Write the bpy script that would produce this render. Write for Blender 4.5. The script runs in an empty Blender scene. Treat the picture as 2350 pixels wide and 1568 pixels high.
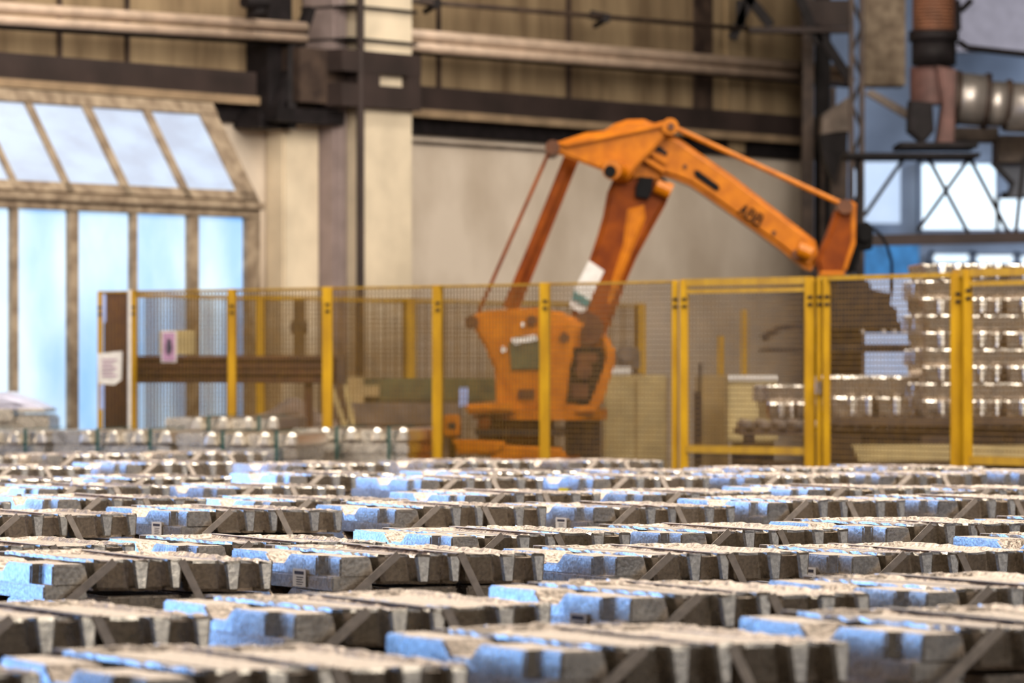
import bpy, bmesh, math, random
from mathutils import Vector, Matrix
rnd = random.Random(7)
C = bpy.context.scene
COL = C.collection
F = 10000.0          # focal length in pixels of the 2350 px wide frame
HZ = 845.0           # horizon row
CH = 1.5             # camera height
# ------------------------------------------------------------------ camera
cam = bpy.data.cameras.new('camera'); camo = bpy.data.objects.new('camera', cam); COL.objects.link(camo)
camo.location = (0, 0, CH); camo.rotation_euler = (math.pi/2, 0, 0)
cam.sensor_width = 36; cam.lens = 36*F/2350
cam.shift_y = (HZ-784)/2350
cam.clip_start = .1; cam.clip_end = 300
cam.dof.use_dof = True; cam.dof.focus_distance = 14.8; cam.dof.aperture_fstop = 4.6
C.camera = camo
vs = C.view_settings
vs.view_transform = 'Standard'; vs.look = 'None'; vs.gamma = 1; vs.use_curve_mapping = False
vs.exposure = -0.1
# ------------------------------------------------------------------ light
w = bpy.data.worlds.new('world'); C.world = w; w.use_nodes = True
bg = w.node_tree.nodes['Background']; bg.inputs[0].default_value = (.58, .52, .47, 1); bg.inputs[1].default_value = .20
def area(name, loc, target, sx, sy, power, col):
    l = bpy.data.lights.new(name, 'AREA'); l.shape = 'RECTANGLE'; l.size = sx; l.size_y = sy; l.energy = power; l.color = col
    o = bpy.data.objects.new(name, l); COL.objects.link(o); o.location = loc
    d = Vector(target)-Vector(loc); o.rotation_euler = d.to_track_quat('-Z', 'Y').to_euler(); return o
WARM = (1, .90, .77); COOL = (.45, .70, 1)
area('added_overhead_fill', (-1, 17, 8.6), (-1, 17.5, 0), 12, 9, 900, WARM)  # two added overhead area lights that brighten the tops below
area('added_overhead_fill', (2, 31, 8.6), (0, 33, 0), 12, 8, 1500, WARM)
area('added_high_fill', (6, 20, 7.5), (0, 38, 2.5), 5, 3, 1100, (1, .91, .80))  # two added lights from high up, aimed at the wall and robot
area('added_high_fill', (-9, 14, 7.5), (-1, 33, 2), 4, 3, 900, (1, .88, .74))
area('added_far_fill', (9, 52, 6.5), (6, 62, 2.5), 8, 3, 850, (.62, .78, 1))  # added bluish area light that brightens the far wall
area('added_side_fill', (9, 1, 6), (0, 15, .8), 5, 4, 240, (1, .92, .80))  # added warm fill from behind right, lifts straps and side faces
for lx, ly in ((-4, 22), (-1.5, 27), (2, 23), (4.5, 30), (0, 36), (-3, 31), (3.5, 17), (-2.5, 15)):
    area('added_glint_light', (lx, ly, 8.3), (lx, ly, 0), .7, .7, 130, (1, .93, .82))  # small added lights that give the metal its glints
# ------------------------------------------------------------------ helpers
def P(x, y, D): return Vector(((x-1175)*D/F, D, CH+(HZ-y)*D/F))
def tag(o, label=None, cat=None, group=None, kind=None):
    if label: o['label'] = label
    if cat: o['category'] = cat
    if group: o['group'] = group
    if kind: o['kind'] = kind
    return o
def empty(name, loc, rz=0, **k):
    o = bpy.data.objects.new(name, None); COL.objects.link(o); o.empty_display_size = .1
    o.location = loc; o.rotation_euler = (0, 0, rz); return tag(o, **k)
def mesh_from(bm, name, mat, smooth=False):
    bmesh.ops.recalc_face_normals(bm, faces=bm.faces)
    me = bpy.data.meshes.new(name); bm.to_mesh(me); bm.free()
    for m in (mat if isinstance(mat, (list, tuple)) else [mat]): me.materials.append(m)
    if smooth:
        for p in me.polygons: p.use_smooth = True
    return me
def obj(name, bm, mat, parent=None, smooth=False, world=True):
    """link bm as one object; geometry given in world space is moved into the parent's space"""
    me = mesh_from(bm, name, mat, smooth) if not isinstance(bm, bpy.types.Mesh) else bm
    o = bpy.data.objects.new(name, me); COL.objects.link(o)
    if parent:
        o.parent = parent
        if world:
            M = Matrix.LocRotScale(parent.location, parent.rotation_euler, parent.scale)
            q = parent.parent
            while q: M = Matrix.LocRotScale(q.location, q.rotation_euler, q.scale) @ M; q = q.parent
            me.transform(M.inverted())
    return o
def box(bm, c, s, R=None, bev=0):
    vv = bmesh.ops.create_cube(bm, size=1)['verts']
    M = Matrix.Translation(c) @ (R.to_4x4() if R is not None else Matrix()) @ Matrix.Diagonal((*s, 1))
    bmesh.ops.transform(bm, matrix=M, verts=vv)
    if bev: bmesh.ops.bevel(bm, geom=list({e for v in vv for e in v.link_edges}), offset=bev, segments=2, affect='EDGES')
def tube(bm, a, b, r, n=12, r2=None):
    a, b = Vector(a), Vector(b); d = b-a
    M = Matrix.Translation((a+b)/2) @ d.to_track_quat('Z', 'Y').to_matrix().to_4x4()
    bmesh.ops.create_cone(bm, cap_ends=True, segments=n, radius1=r, radius2=r if r2 is None else r2, depth=d.length, matrix=M)
def bar(bm, a, b, wd, th=None):
    a, b = Vector(a), Vector(b); d = b-a; th = th or wd
    box(bm, (a+b)/2, (wd, th, d.length), d.to_track_quat('Z', 'Y').to_matrix())
def pbox(bm, x0, y0, x1, y1, D, depth, bev=0):
    a = P(x0, y1, D); b = P(x1, y0, D)
    box(bm, ((a.x+b.x)/2, D+depth/2, (a.z+b.z)/2), (b.x-a.x, depth, b.z-a.z), None, bev)
def pprism(bm, pts, D, depth, bev=0):
    """outline given in photo pixels at distance D, real thickness behind it"""
    fr = [bm.verts.new(P(x, y, D)) for x, y in pts]
    bk = [bm.verts.new(P(x, y, D)+Vector((0, depth, 0))) for x, y in pts]
    n = len(pts); fs = [bm.faces.new(fr), bm.faces.new(bk[::-1])]
    for i in range(n): fs.append(bm.faces.new((fr[i], bk[i], bk[(i+1) % n], fr[(i+1) % n])))
    bmesh.ops.recalc_face_normals(bm, faces=fs)
    if bev:
        es = [e for e in fs[0].edges]+[e for e in fs[1].edges]
        bmesh.ops.bevel(bm, geom=es, offset=bev, segments=3, affect='EDGES')
def ptube(bm, p, q, r, D0, D1=None, n=12):
    tube(bm, P(*p, D0), P(*q, D0 if D1 is None else D1), r, n)
def disk(bm, x, y, D, rpx, depth, n=20):
    r = rpx*D/F; a = P(x, y, D); tube(bm, a, a+Vector((0, depth, 0)), r, n)
def path(bm, pts, r, n=8):
    for a, b in zip(pts, pts[1:]): tube(bm, a, b, r, n)
NB = bmesh.new
# ------------------------------------------------------------------ materials
def srgb(*c): return tuple(((v/255)/12.92 if v/255 <= .04045 else ((v/255+.055)/1.055)**2.4) for v in c)+(1,)
def nodes(name):
    m = bpy.data.materials.new(name); m.use_nodes = True; nt = m.node_tree; return m, nt, nt.nodes['Principled BSDF'], nt.links
def mat(name, col, rough=.5, metal=0, var=.25, scale=6, bump=.0, stretch=(1, 1, 1), col2=None, bscale=40, spec=.5):
    m, nt, b, L = nodes(name); c = srgb(*col)
    tc = nt.nodes.new('ShaderNodeTexCoord'); mp = nt.nodes.new('ShaderNodeMapping'); mp.inputs['Scale'].default_value = stretch
    nz = nt.nodes.new('ShaderNodeTexNoise'); nz.inputs['Scale'].default_value = scale; nz.inputs['Detail'].default_value = 6
    L.new(tc.outputs['Object'], mp.inputs[0]); L.new(mp.outputs[0], nz.inputs[0])
    mx = nt.nodes.new('ShaderNodeMix'); mx.data_type = 'RGBA'
    c2 = srgb(*col2) if col2 else tuple(v*(1-var*1.6) for v in c[:3])+(1,)
    mx.inputs['A'].default_value = c2; mx.inputs['B'].default_value = c if col2 else tuple(min(1, v*(1+var*.4)) for v in c[:3])+(1,)
    rp = nt.nodes.new('ShaderNodeMapRange'); rp.inputs[1].default_value = .35; rp.inputs[2].default_value = .65
    L.new(nz.outputs[0], rp.inputs[0]); L.new(rp.outputs[0], mx.inputs[0]); L.new(mx.outputs['Result'], b.inputs['Base Color'])
    b.inputs['Roughness'].default_value = rough; b.inputs['Metallic'].default_value = metal; b.inputs['Specular IOR Level'].default_value = spec
    if bump:
        n2 = nt.nodes.new('ShaderNodeTexNoise'); n2.inputs['Scale'].default_value = bscale; n2.inputs['Detail'].default_value = 5
        L.new(mp.outputs[0], n2.inputs[0])
        bp = nt.nodes.new('ShaderNodeBump'); bp.inputs['Strength'].default_value = bump; bp.inputs['Distance'].default_value = .01
        L.new(n2.outputs[0], bp.inputs['Height']); L.new(bp.outputs[0], b.inputs['Normal'])
    return m
def glow(name, ca, cb, strength, scale=2.0, stretch=(1, 1, 1)):
    """glow of a frosted dirty daylit pane, also of the added and assumed panes"""
    m, nt, b, L = nodes(name)
    tc = nt.nodes.new('ShaderNodeTexCoord'); mp = nt.nodes.new('ShaderNodeMapping'); mp.inputs['Scale'].default_value = stretch
    nz = nt.nodes.new('ShaderNodeTexNoise'); nz.inputs['Scale'].default_value = scale; nz.inputs['Detail'].default_value = 5
    L.new(tc.outputs['Object'], mp.inputs[0]); L.new(mp.outputs[0], nz.inputs[0])
    rp = nt.nodes.new('ShaderNodeMapRange'); rp.inputs[1].default_value = .35; rp.inputs[2].default_value = .65; L.new(nz.outputs[0], rp.inputs[0])
    mx = nt.nodes.new('ShaderNodeMix'); mx.data_type = 'RGBA'; mx.inputs['A'].default_value = srgb(*ca); mx.inputs['B'].default_value = srgb(*cb)
    L.new(rp.outputs[0], mx.inputs[0]); L.new(mx.outputs['Result'], b.inputs['Emission Color']); b.inputs['Emission Strength'].default_value = strength
    b.inputs['Base Color'].default_value = (.3, .35, .4, 1); b.inputs['Roughness'].default_value = .3
    return m
def ingot_mat(name, col, rough, bump=.35, dk=.8):
    m, nt, b, L = nodes(name)
    tc = nt.nodes.new('ShaderNodeTexCoord'); oi = nt.nodes.new('ShaderNodeObjectInfo')
    ad = nt.nodes.new('ShaderNodeVectorMath'); ad.operation = 'ADD'
    sc = nt.nodes.new('ShaderNodeVectorMath'); sc.operation = 'SCALE'; sc.inputs['Scale'].default_value = 37
    cb = nt.nodes.new('ShaderNodeCombineXYZ'); L.new(oi.outputs['Random'], cb.inputs[0]); L.new(oi.outputs['Random'], cb.inputs[1])
    L.new(cb.outputs[0], sc.inputs[0]); L.new(tc.outputs['Object'], ad.inputs[0]); L.new(sc.outputs[0], ad.inputs[1])
    n1 = nt.nodes.new('ShaderNodeTexNoise'); n1.inputs['Scale'].default_value = 14; n1.inputs['Detail'].default_value = 8; L.new(ad.outputs[0], n1.inputs[0])
    n2 = nt.nodes.new('ShaderNodeTexNoise'); n2.inputs['Scale'].default_value = 90; n2.inputs['Detail'].default_value = 6; L.new(ad.outputs[0], n2.inputs[0])
    mx = nt.nodes.new('ShaderNodeMath'); mx.operation = 'MULTIPLY_ADD'; mx.inputs[1].default_value = 2.2; L.new(n1.outputs[0], mx.inputs[0]); L.new(n2.outputs[0], mx.inputs[2])
    bp = nt.nodes.new('ShaderNodeBump'); bp.inputs['Strength'].default_value = bump; bp.inputs['Distance'].default_value = .006
    L.new(mx.outputs[0], bp.inputs['Height']); L.new(bp.outputs[0], b.inputs['Normal'])
    rr = nt.nodes.new('ShaderNodeMapRange'); rr.inputs[3].default_value = rough-.1; rr.inputs[4].default_value = rough+.16; L.new(n1.outputs[0], rr.inputs[0]); L.new(rr.outputs[0], b.inputs['Roughness'])
    cr = nt.nodes.new('ShaderNodeMix'); cr.data_type = 'RGBA'; c = srgb(*col); cr.inputs['A'].default_value = tuple(v*dk for v in c[:3])+(1,); cr.inputs['B'].default_value = c
    r2 = nt.nodes.new('ShaderNodeMapRange'); r2.inputs[1].default_value = .35; r2.inputs[2].default_value = .6; L.new(n2.outputs[0], r2.inputs[0]); L.new(r2.outputs[0], cr.inputs[0])
    L.new(cr.outputs['Result'], b.inputs['Base Color']); b.inputs['Metallic'].default_value = 1
    return m
M = {}
M['alu'] = ingot_mat('cast_aluminium', (236, 228, 216), .25, .12, .68)
M['alu_top'] = ingot_mat('cast_aluminium_skin', (222, 206, 192), .42, .75, .45)
M['cast_bright'] = ingot_mat('cast_aluminium_bright', (246, 238, 226), .3, .1, .8)
M['strap'] = mat('steel_strap', (214, 200, 188), .5, .1, .15, 30)
M['green'] = mat('green_strap', (12, 70, 62), .5)
M['paper'] = mat('paper_tag', (226, 220, 218), .7, 0, .06)
M['ink'] = mat('printed_ink', (60, 55, 70), .7)
M['yellowtag'] = mat('yellow_tag', (225, 205, 20), .6, 0, .05)
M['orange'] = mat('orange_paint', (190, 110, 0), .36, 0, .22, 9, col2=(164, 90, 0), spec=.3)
M['orange_d'] = mat('orange_paint_dark', (136, 64, 2), .5, 0, .25, 6, col2=(104, 44, 4), spec=.15)  # darker copy of the robot's orange
M['black'] = mat('black_rubber', (10, 9, 11), .7, spec=.15)
M['pin'] = mat('oily_pin', (92, 52, 26), .4, .3)
M['white'] = mat('white_decal', (214, 210, 205), .6, 0, .1, 20)
M['teal'] = mat('teal_decal', (50, 110, 110), .6, 0, .1)
M['yellow'] = mat('yellow_paint', (188, 144, 0), .42, 0, .2, 10, stretch=(1, 1, .3), col2=(160, 118, 0), spec=.35)
M['wire'] = mat('yellow_wire', (112, 80, 10), .5, 0, .2, 12)
M['plaster'] = mat('plaster', (226, 212, 196), .9, 0, .18, 1.3, .15, (1, 1, .7), col2=(196, 180, 162))
M['upper'] = mat('stained_concrete', (164, 142, 110), .92, 0, .3, 1.6, .15, (2.2, 2.2, .35), col2=(112, 92, 68))
M['band'] = mat('brown_steel', (62, 49, 46), .7, .1, .3, 3, 0, (.6, .6, .6))
M['ledge'] = mat('tan_ledge', (160, 136, 108), .8, 0, .2, 4)
M['column'] = mat('column_paint', (232, 216, 190), .85, 0, .12, 2, .1)
M['pipe'] = mat('pipe_paint', (196, 172, 152), .45, .1, .15, 5)
M['dark'] = mat('dark_steel', (34, 29, 31), .65, .1, .3, 8, spec=.25)
M['darkbr'] = mat('grimy_steel', (84, 68, 58), .6, .2, .4, 6, col2=(50, 38, 34))
M['frame'] = mat('weathered_frame', (166, 148, 126), .75, 0, .35, 9, .1, col2=(120, 102, 84))
M['panel'] = mat('grey_lilac_panel', (150, 134, 132), .8, 0, .1)
M['rust'] = mat('rust_brown_paint', (92, 52, 30), .6, 0, .3, 5, col2=(60, 34, 24))
M['floor'] = mat('factory_floor', (92, 82, 74), .6, 0, .3, 1.2, .1)
M['ceil'] = mat('ceiling', (150, 132, 110), .9, 0, .2, .6)
M['cream'] = mat('cream_paint', (190, 170, 120), .6, 0, .15, 6)
M['beige'] = mat('beige_cabinet', (160, 136, 92), .65, 0, .15, 5)
M['grey'] = mat('grey_machine', (118, 104, 94), .6, .1, .3, 6)
M['greenm'] = mat('olive_machine', (84, 84, 50), .65, 0, .3, 6)
M['bluew'] = mat('pale_blue_plastic', (150, 170, 220), .5, 0, .1)
M['farwall'] = mat('far_wall', (150, 156, 170), .9, 0, .25, .7)
M['duct'] = mat('galvanised_duct', (196, 188, 182), .38, .75, .15, 5)
M['ductred'] = mat('primer_red', (112, 78, 72), .6, .1, .25, 6)
M['ductorange'] = mat('rust_orange_duct', (136, 92, 68), .6, .1, .2, 6)
M['tarp'] = mat('grey_tarp', (150, 132, 122), .8, 0, .3, 5, .5, bscale=8)
M['film'] = mat('lilac_film', (205, 205, 225), .35, 0, .1, 5, .4, bscale=10)
M['poster'] = mat('poster', (170, 130, 160), .7, 0, .2, 18)
M['glass1'] = glow('daylit_pane', (120, 188, 252), (208, 236, 255), 1.0, 1.6, (1, 1, .5))
M['glass2'] = glow('daylit_roof_pane', (150, 164, 206), (188, 212, 250), .70, 2.0, (1, 1, 2.5))
M['assumed_pane'] = glow('assumed_window_glow', (60, 140, 255), (140, 195, 255), 6.0, .8)  # glow of the assumed blue windows added outside the frame at left
M['fill_pane'] = glow('added_side_fill', (225, 225, 230), (250, 240, 225), 1.0, 1.0)  # glow of the added panes on the unseen right side
M['glass4'] = glow('far_window_daylight', (205, 235, 255), (245, 252, 255), 1.5, 1.0)
# ------------------------------------------------------------------ the hall
WN = Vector((.788, -.616, 0)); WU = Vector((.616, .788, 0)); WC = -24.8
WR = Matrix((( .616, -.788, 0), (.788, .616, 0), (0, 0, 1)))      # local x along the wall, local y into the wall
WROT = math.atan2(.788, .616)
def WD(x, off=0): return (-WC-off)/(.616-.788*(x-1175)/F)
def WP(x, y, off=0): return P(x, y, WD(x, off))
def ws(x): p = WP(x, HZ); return p.dot(WU)
def wpt(s, z, off=0): return WU*s+WN*(WC+off)+Vector((0, 0, z))
def wbox(bm, x0, x1, z0, z1, off0, off1, bev=0):
    """box on the wall: photo columns x0..x1 (taken at the wall), heights, distance out of the wall"""
    s0, s1 = ws(x0), ws(x1); c = (wpt(s0, z0, off0)+wpt(s1, z1, off1))/2
    box(bm, c, (abs(s1-s0), abs(off1-off0), z1-z0), WR, bev)
def struct(name, bm, m, parent=None, label=None, smooth=False):
    o = obj(name, bm, m, parent, smooth)
    if not parent: o['kind'] = 'structure'
    if label: o['label'] = label
    return o
b = NB(); box(b, (0, 32, -.1), (70, 76, .2)); struct('floor', b, M['floor'], label='dull brown factory floor between the ingot stacks')
b = NB(); box(b, (0, 32, 9.1), (70, 76, .2)); struct('ceiling', b, M['ceil'], label='high hall ceiling above the frame')
s_end = ws(1862); s_l = -24
def wstrip(z0, z1, off=0, th=.3, sa=s_l, sb=s_end):
    bb = NB(); c = (wpt(sa, z0, off)+wpt(sb, z1, off-th))/2; box(bb, c, (sb-sa, th, z1-z0), WR); return bb
walls = struct('wall_left', wstrip(0, 3.62), M['plaster'], label='pale plastered lower wall behind the robot')
b = wstrip(3.62, 9); up = obj('upper_wall', b, M['upper'], walls); up['label'] = 'stained brown concrete upper wall panels'
struct('trim_1', wstrip(3.82, 4.03, .12, .12), M['band'], label='dark brown steel beam along the wall')
struct('trim_2', wstrip(3.75, 3.82, .16, .16), M['ledge'], label='tan ledge under the brown wall beam')
struct('trim_3', wstrip(3.60, 3.75, .05, .05), M['dark'], label='dark strip under the tan ledge')
b = NB(); wbox(b, 870, 1300, 3.515, 3.545, 0, .02); struct('trim_4', b, M['grey'], label='thin grey cable duct under the ledge')
# panel joints
for i, x in enumerate((130, 285, 1000, 1298, 1590)):
    b = NB(); wbox(b, x, x+(7 if i < 4 else 40), 3.6, 7, 0, .03); struct('trim_%d' % (5+i), b, M['darkbr'], label='dark vertical joint in the upper wall panels')
b = NB(); wbox(b, 1662, 1700, 3.62, 7, 0, .05); struct('trim_10', b, M['upper'], label='vertical rib on the stained upper wall')
b = NB(); box(b, (14, 62, 4.5), (30, .3, 9)); farw = struct('wall_back', b, M['farwall'], label='bluish far wall of the hall at the right')
b = NB(); pbox(b, 2196, -40, 2420, 118, 58, .3); struct('trim_11', b, M['panel'], label='grey corrugated cladding high on the far right')
def far_window(n, x0, y0, x1, y1, label):
    b = NB(); pbox(b, x0, y0, x1, y1, 61.5, .2); o = struct('window_%d' % n, b, M['glass4'], label=label)
    f = NB()
    for xx in (x0, x1): pbox(f, xx-4, y0-5, xx+4, y1+5, 61.4, .3)
    for yy in (y0, y1): pbox(f, x0-4, yy-4, x1+4, yy+4, 61.4, .3)
    obj('window_frame', f, M['farwall'], o)
far_window(5, 2112, 372, 2290, 530, 'large white daylit opening beyond the lattice railing')
far_window(6, 2290, 452, 2460, 530, 'white daylit opening at the right edge, lower half')
far_window(7, 2140, 580, 2228, 605, 'low white strip window left of the pair')
far_window(8, 2238, 582, 2330, 607, 'low white strip window right of the pair')
far_window(9, 2340, 584, 2430, 608, 'low white strip window cut by the right edge')
b = NB(); pbox(b, 1962, 372, 2066, 512, 60, .2); struct('window_10', b, glow('pale_pane', (170, 190, 220), (190, 208, 234), .8), label='pale lilac pane beyond the left brace of the railing')
b = NB(); box(b, (13.2, 4, 4.5), (.3, 34, 9)); struct('wall_right', b, M['farwall'], label='hall side wall outside the frame on the right')
for i, yy in enumerate((-6, -1, 4, 9, 14)):  # added glowing panes out of view, for the ingot lugs to reflect
    b = NB(); box(b, (13.03, yy, 3.4), (.06, 2.6, 3.6)); o = struct('window_%d' % (20+i), b, M['fill_pane'], label='added tall glowing pane in the right side wall outside the frame')
    f = NB()
    for k in range(4): box(f, (13.0, yy-1.3+k*.87, 3.4), (.06, .08, 3.7))
    obj('window_frame', f, M['frame'], o)
# assumed windows in wall left of frame, added for the blue ingot reflections
for i, s in enumerate((-3.5, .5, 4.5, 8.5, 12.5, 16.5)):
    b = NB(); c = wpt(s, 2.7, .02); box(b, c, (3.3, .06, 5.2), WR); o = struct('window_%d' % (11+i), b, M['assumed_pane'], label='assumed tall blue glowing window added in the left wall outside the frame')
    f = NB()
    for k in range(4): box(f, wpt(s-1.65+k*1.1, 2.7, .06), (.08, .08, 5.3), WR)
    for zz in (.1, 2.7, 5.3): box(f, wpt(s, zz, .06), (3.4, .08, .08), WR)
    obj('window_frame', f, M['frame'], o)
# ------------------------------------------------------------------ glazed vestibule
OFF = .62
ves = empty('glazed_vestibule', WP(300, HZ, OFF)-Vector((0, 0, CH)), label='weathered timber-framed glazed entrance lobby with slanted glass roof at left', cat='vestibule')
def VP(x, y): return WP(x, y, OFF)
fr = NB()
def vbar(x0, y0, x1, y1, wpx, d=.07):
    bar(fr, VP(x0, y0), VP(x1, y1), wpx*.0036/.62 if abs(x0-x1) < 5 else wpx*.0036, d)
def vpost(x0, x1, z0, z1, bm, th=.1, off=OFF):
    p0, p1 = WP(x0, HZ, off), WP(x1, HZ, off); s0, s1 = p0.dot(WU), p1.dot(WU)
    c = (wpt(s0, z0, off)+wpt(s1, z1, off))/2; box(bm, c, (s1-s0, th, z1-z0), WR, .008)
zt = 1.5+(HZ-490)*WD(300, OFF)/F; zh = 1.5+(HZ-452)*WD(300, OFF)/F; zr = 3.71
for x0, x1 in ((-150, -128), (18, 34), (150, 172), (293, 307), (424, 448), (556, 580)):
    vpost(x0, x1, 0, zt, fr)
obj('post', fr, M['frame'], ves)
h = NB(); vpost(-190, 582, zt, zt+.07, h, .12); vpost(-190, 590, zt+.07, zh, h, .2); obj('header', h, M['frame'], ves)
h = NB(); vpost(-190, 580, 0, .45, h, .08); obj('kick_panel', h, M['frame'], ves)
for x0, x1 in ((-128, 18), (34, 150), (172, 293), (307, 424), (448, 556)):
    g = NB(); vpost(x0, x1, .45, zt, g, .02); obj('pane', g, M['glass1'], ves)
# slanted roof: bottom edge on the front plane, top edge on the wall
def rp(x, t, lift=0):
    p0 = VP(x, 452); q = WP(x-0, HZ, .16); s = p0.dot(WU)
    a = wpt(s, zh, OFF); bb = wpt(s-.08, zr, .16)
    r = a.lerp(bb, t); n = (WU.cross(bb-a)).normalized(); return r+n*lift
def rquad(x0, x1, t0, t1, m, name, th=.04, lift=0):
    g = NB(); pts = [rp(x0, t0, lift), rp(x1, t0, lift), rp(x1, t1, lift), rp(x0, t1, lift)]
    pts2 = [rp(x0, t0, lift+th), rp(x1, t0, lift+th), rp(x1, t1, lift+th), rp(x0, t1, lift+th)]
    v = [g.verts.new(p) for p in pts+pts2]
    for f in ((0, 1, 2, 3), (7, 6, 5, 4), (0, 4, 5, 1), (1, 5, 6, 2), (2, 6, 7, 3), (3, 7, 4, 0)): g.faces.new([v[i] for i in f])
    obj(name, g, m, ves)
for x0, x1 in ((-110, 28), (42, 148), (164, 280), (300, 418), (436, 548)):
    rquad(x0, x1, .09, .88, M['glass2'], 'roof_pane', .02)
for x0, x1 in ((28, 42), (148, 164), (280, 300), (418, 436), (548, 588)):
    rquad(x0, x1, .0, 1.0, M['frame'], 'rafter', .07, -.03)
rquad(-190, 588, 0, .09, M['frame'], 'roof_rail', .07, -.03)
rquad(-190, 588, .88, 1.0, M['frame'], 'roof_rail', .09, -.04)
# triangular cheek
g = NB(); A = [rp(588, 0), rp(588, 1), wpt(rp(588, 0).dot(WU), zh, .05), wpt(rp(588, 0).dot(WU), 0, .05), wpt(rp(588, 0).dot(WU), 0, OFF)]
v1 = [g.verts.new(p) for p in A]; v2 = [g.verts.new(p+WU*.05) for p in A]
g.faces.new(v1); g.faces.new(v2[::-1])
for i in range(5): g.faces.new((v1[i], v2[i], v2[(i+1) % 5], v1[(i+1) % 5]))
obj('cheek_panel', g, M['frame'], ves)
# ------------------------------------------------------------------ columns
col = empty('concrete_column', wpt(ws(770), 0, .3), label='tall cream painted concrete column with brown steel clamps beside the vestibule', cat='column')
b = NB(); wbox(b, 722, 838, 0, 8, .0, .55, .02); obj('shaft', b, M['column'], col)
b = NB(); wbox(b, 690, 720, 0, 8, .0, .4, .03); obj('side_shaft', b, M['panel'], col)
b = NB()
za = [1.5+(HZ-y)*WD(770, .55)/F for y in (112, 162, 190, 242)]
wbox(b, 660, 842, za[1], za[0], .4, .62); wbox(b, 660, 842, za[3], za[2], .4, .62); wbox(b, 708, 748, za[3], za[0], .4, .615); wbox(b, 812, 842, za[3], za[0], .4, .615)
obj('clamp', b, M['band'], col)
b = NB(); wbox(b, 596, 706, za[3]+.02, za[0], .05, .45); obj('bracket', b, M['darkbr'], col)
b = NB()
for y in (10, 85): z = 1.5+(HZ-y)*WD(770, .55)/F; wbox(b, 690, 842, z-.012, z+.012, .0, .58)
obj('wire_band', b, M['dark'], col)
b = NB(); tube(b, wpt(ws(706), 0, .6), wpt(ws(706), 8, .6), .035, 12); obj('riser_pipe', b, M['band'], col)
b = NB(); wbox(b, 608, 690, 0, 3.62, .0, .22, .02); tag(obj('pilaster', b, M['column']), 'cream half-height pilaster between vestibule corner and tall column', 'pilaster')
b = NB(); wbox(b, 535, 606, 3.55, 3.68, .0, .3); wbox(b, 545, 700, 3.60, 3.72, .0, .45); obj('duct_box', b, M['dark'], col)
b = NB(); wbox(b, 565, 620, 3.7, 5.6, 0, .25)
bar(b, wpt(ws(565), 3.6, .3), wpt(ws(650), 4.6, .3), .08); bar(b, wpt(ws(600), 3.55, .35), wpt(ws(600), 4.4, .35), .07)
obj('steel_bracket', b, M['dark'], col)
for xx, lb in ((845, 'left'), (858, 'right')):
    b = NB(); tube(b, wpt(ws(xx), 1.2, .12), wpt(ws(xx), 4.35, .12), .022, 8); tag(obj('conduit', b, M['dark']), '%s of two thin black conduits running down the wall beside the column' % lb, 'conduit', 'black wall conduits')
# ------------------------------------------------------------------ pipes along the wall
def wpipe(name, x0, y0, x1, y1, off, r, m, label, cat='pipe', group=None, collars=()):
    b = NB(); a, c = WP(x0, y0, off), WP(x1, y1, off); tube(b, a, c, r, 16)
    root = obj(name, b, m, None, True); tag(root, label, cat, group)
    return root
LP = 'double pipe run along the upper wall'
wpipe('wall_pipe', -120, 8, 700, 63, .4, .046, M['pipe'], 'upper of the two tan pipes left of the column', group=LP)
wpipe('wall_pipe', -120, 37, 700, 89, .4, .040, M['pipe'], 'lower of the two tan pipes left of the column', group=LP)
wpipe('wall_pipe', 835, 70, 1945, 163, .4, .052, M['pipe'], 'upper of the two tan pipes right of the column', group=LP)
wpipe('wall_pipe', 835, 98, 1945, 185, .4, .046, M['pipe'], 'lower of the two tan pipes right of the column', group=LP)
wpipe('wall_pipe', 835, 112, 1945, 197, .3, .02, M['dark'], 'thin dark pipe under the tan pipes right of the column')
wpipe('wall_pipe', -120, 55, 700, 103, .3, .02, M['dark'], 'thin dark pipe under the tan pipes left of the column')
wpipe('wall_pipe', 820, -8, 1860, 78, .45, .022, M['darkbr'], 'thin brown pipe crossing the top of the upper wall')
for i, (x, y) in enumerate(((985, 12), (1375, 45))):
    b = NB(); a = WP(x, y-8, .45); bar(b, WP(x-22, y-12, .35), WP(x+25, y-2, .5), .05, .08); bar(b, WP(x+20, y-2, .45), WP(x-12, y+16, .3), .04)
    tag(obj('pipe_bracket', b, M['dark']), ('black bracket on the thin top pipe nearer the column', 'black bracket on the thin top pipe above the robot')[i], 'bracket')
b = NB(); tube(b, WP(585, -30, .5), WP(590, 30, .5), .08, 14); tube(b, WP(560, 5, .55), WP(612, 8, .55), .05, 12); tag(obj('valve', b, M['dark']), 'black valve above the tan pipes left of the column', 'valve')
# ------------------------------------------------------------------ right-hand steelwork and ducts
def thing(name, D, x, label, cat, group=None):
    p = P(x, HZ, D); return empty(name, (p.x, D, 0), label=label, cat=cat, group=group)
t = thing('steel_column', 43, 1865, 'dark steel column with cable trays where the wall ends', 'column')
b = NB(); pbox(b, 1842, -60, 1868, 1194, 43, .3); obj('flange', b, M['darkbr'], t)
b = NB(); pbox(b, 1872, -60, 1906, 1194, 43.2, .2); obj('web', b, M['dark'], t)
b = NB(); pbox(b, 1908, 200, 1918, 1194, 42.8, .1); pbox(b, 1884, 300, 1892, 1194, 42.8, .1); obj('cable', b, M['darkbr'], t)
t = thing('lattice_column', 41, 1955, 'brown riveted lattice column left of the duct work', 'column')
b = NB(); pbox(b, 1950, -60, 1960, 1210, 41, .12); pbox(b, 1974, -60, 1984, 1210, 41, .12); obj('flange', b, M['darkbr'], t)
b = NB(); ys = list(range(-60, 1200, 60))
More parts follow.
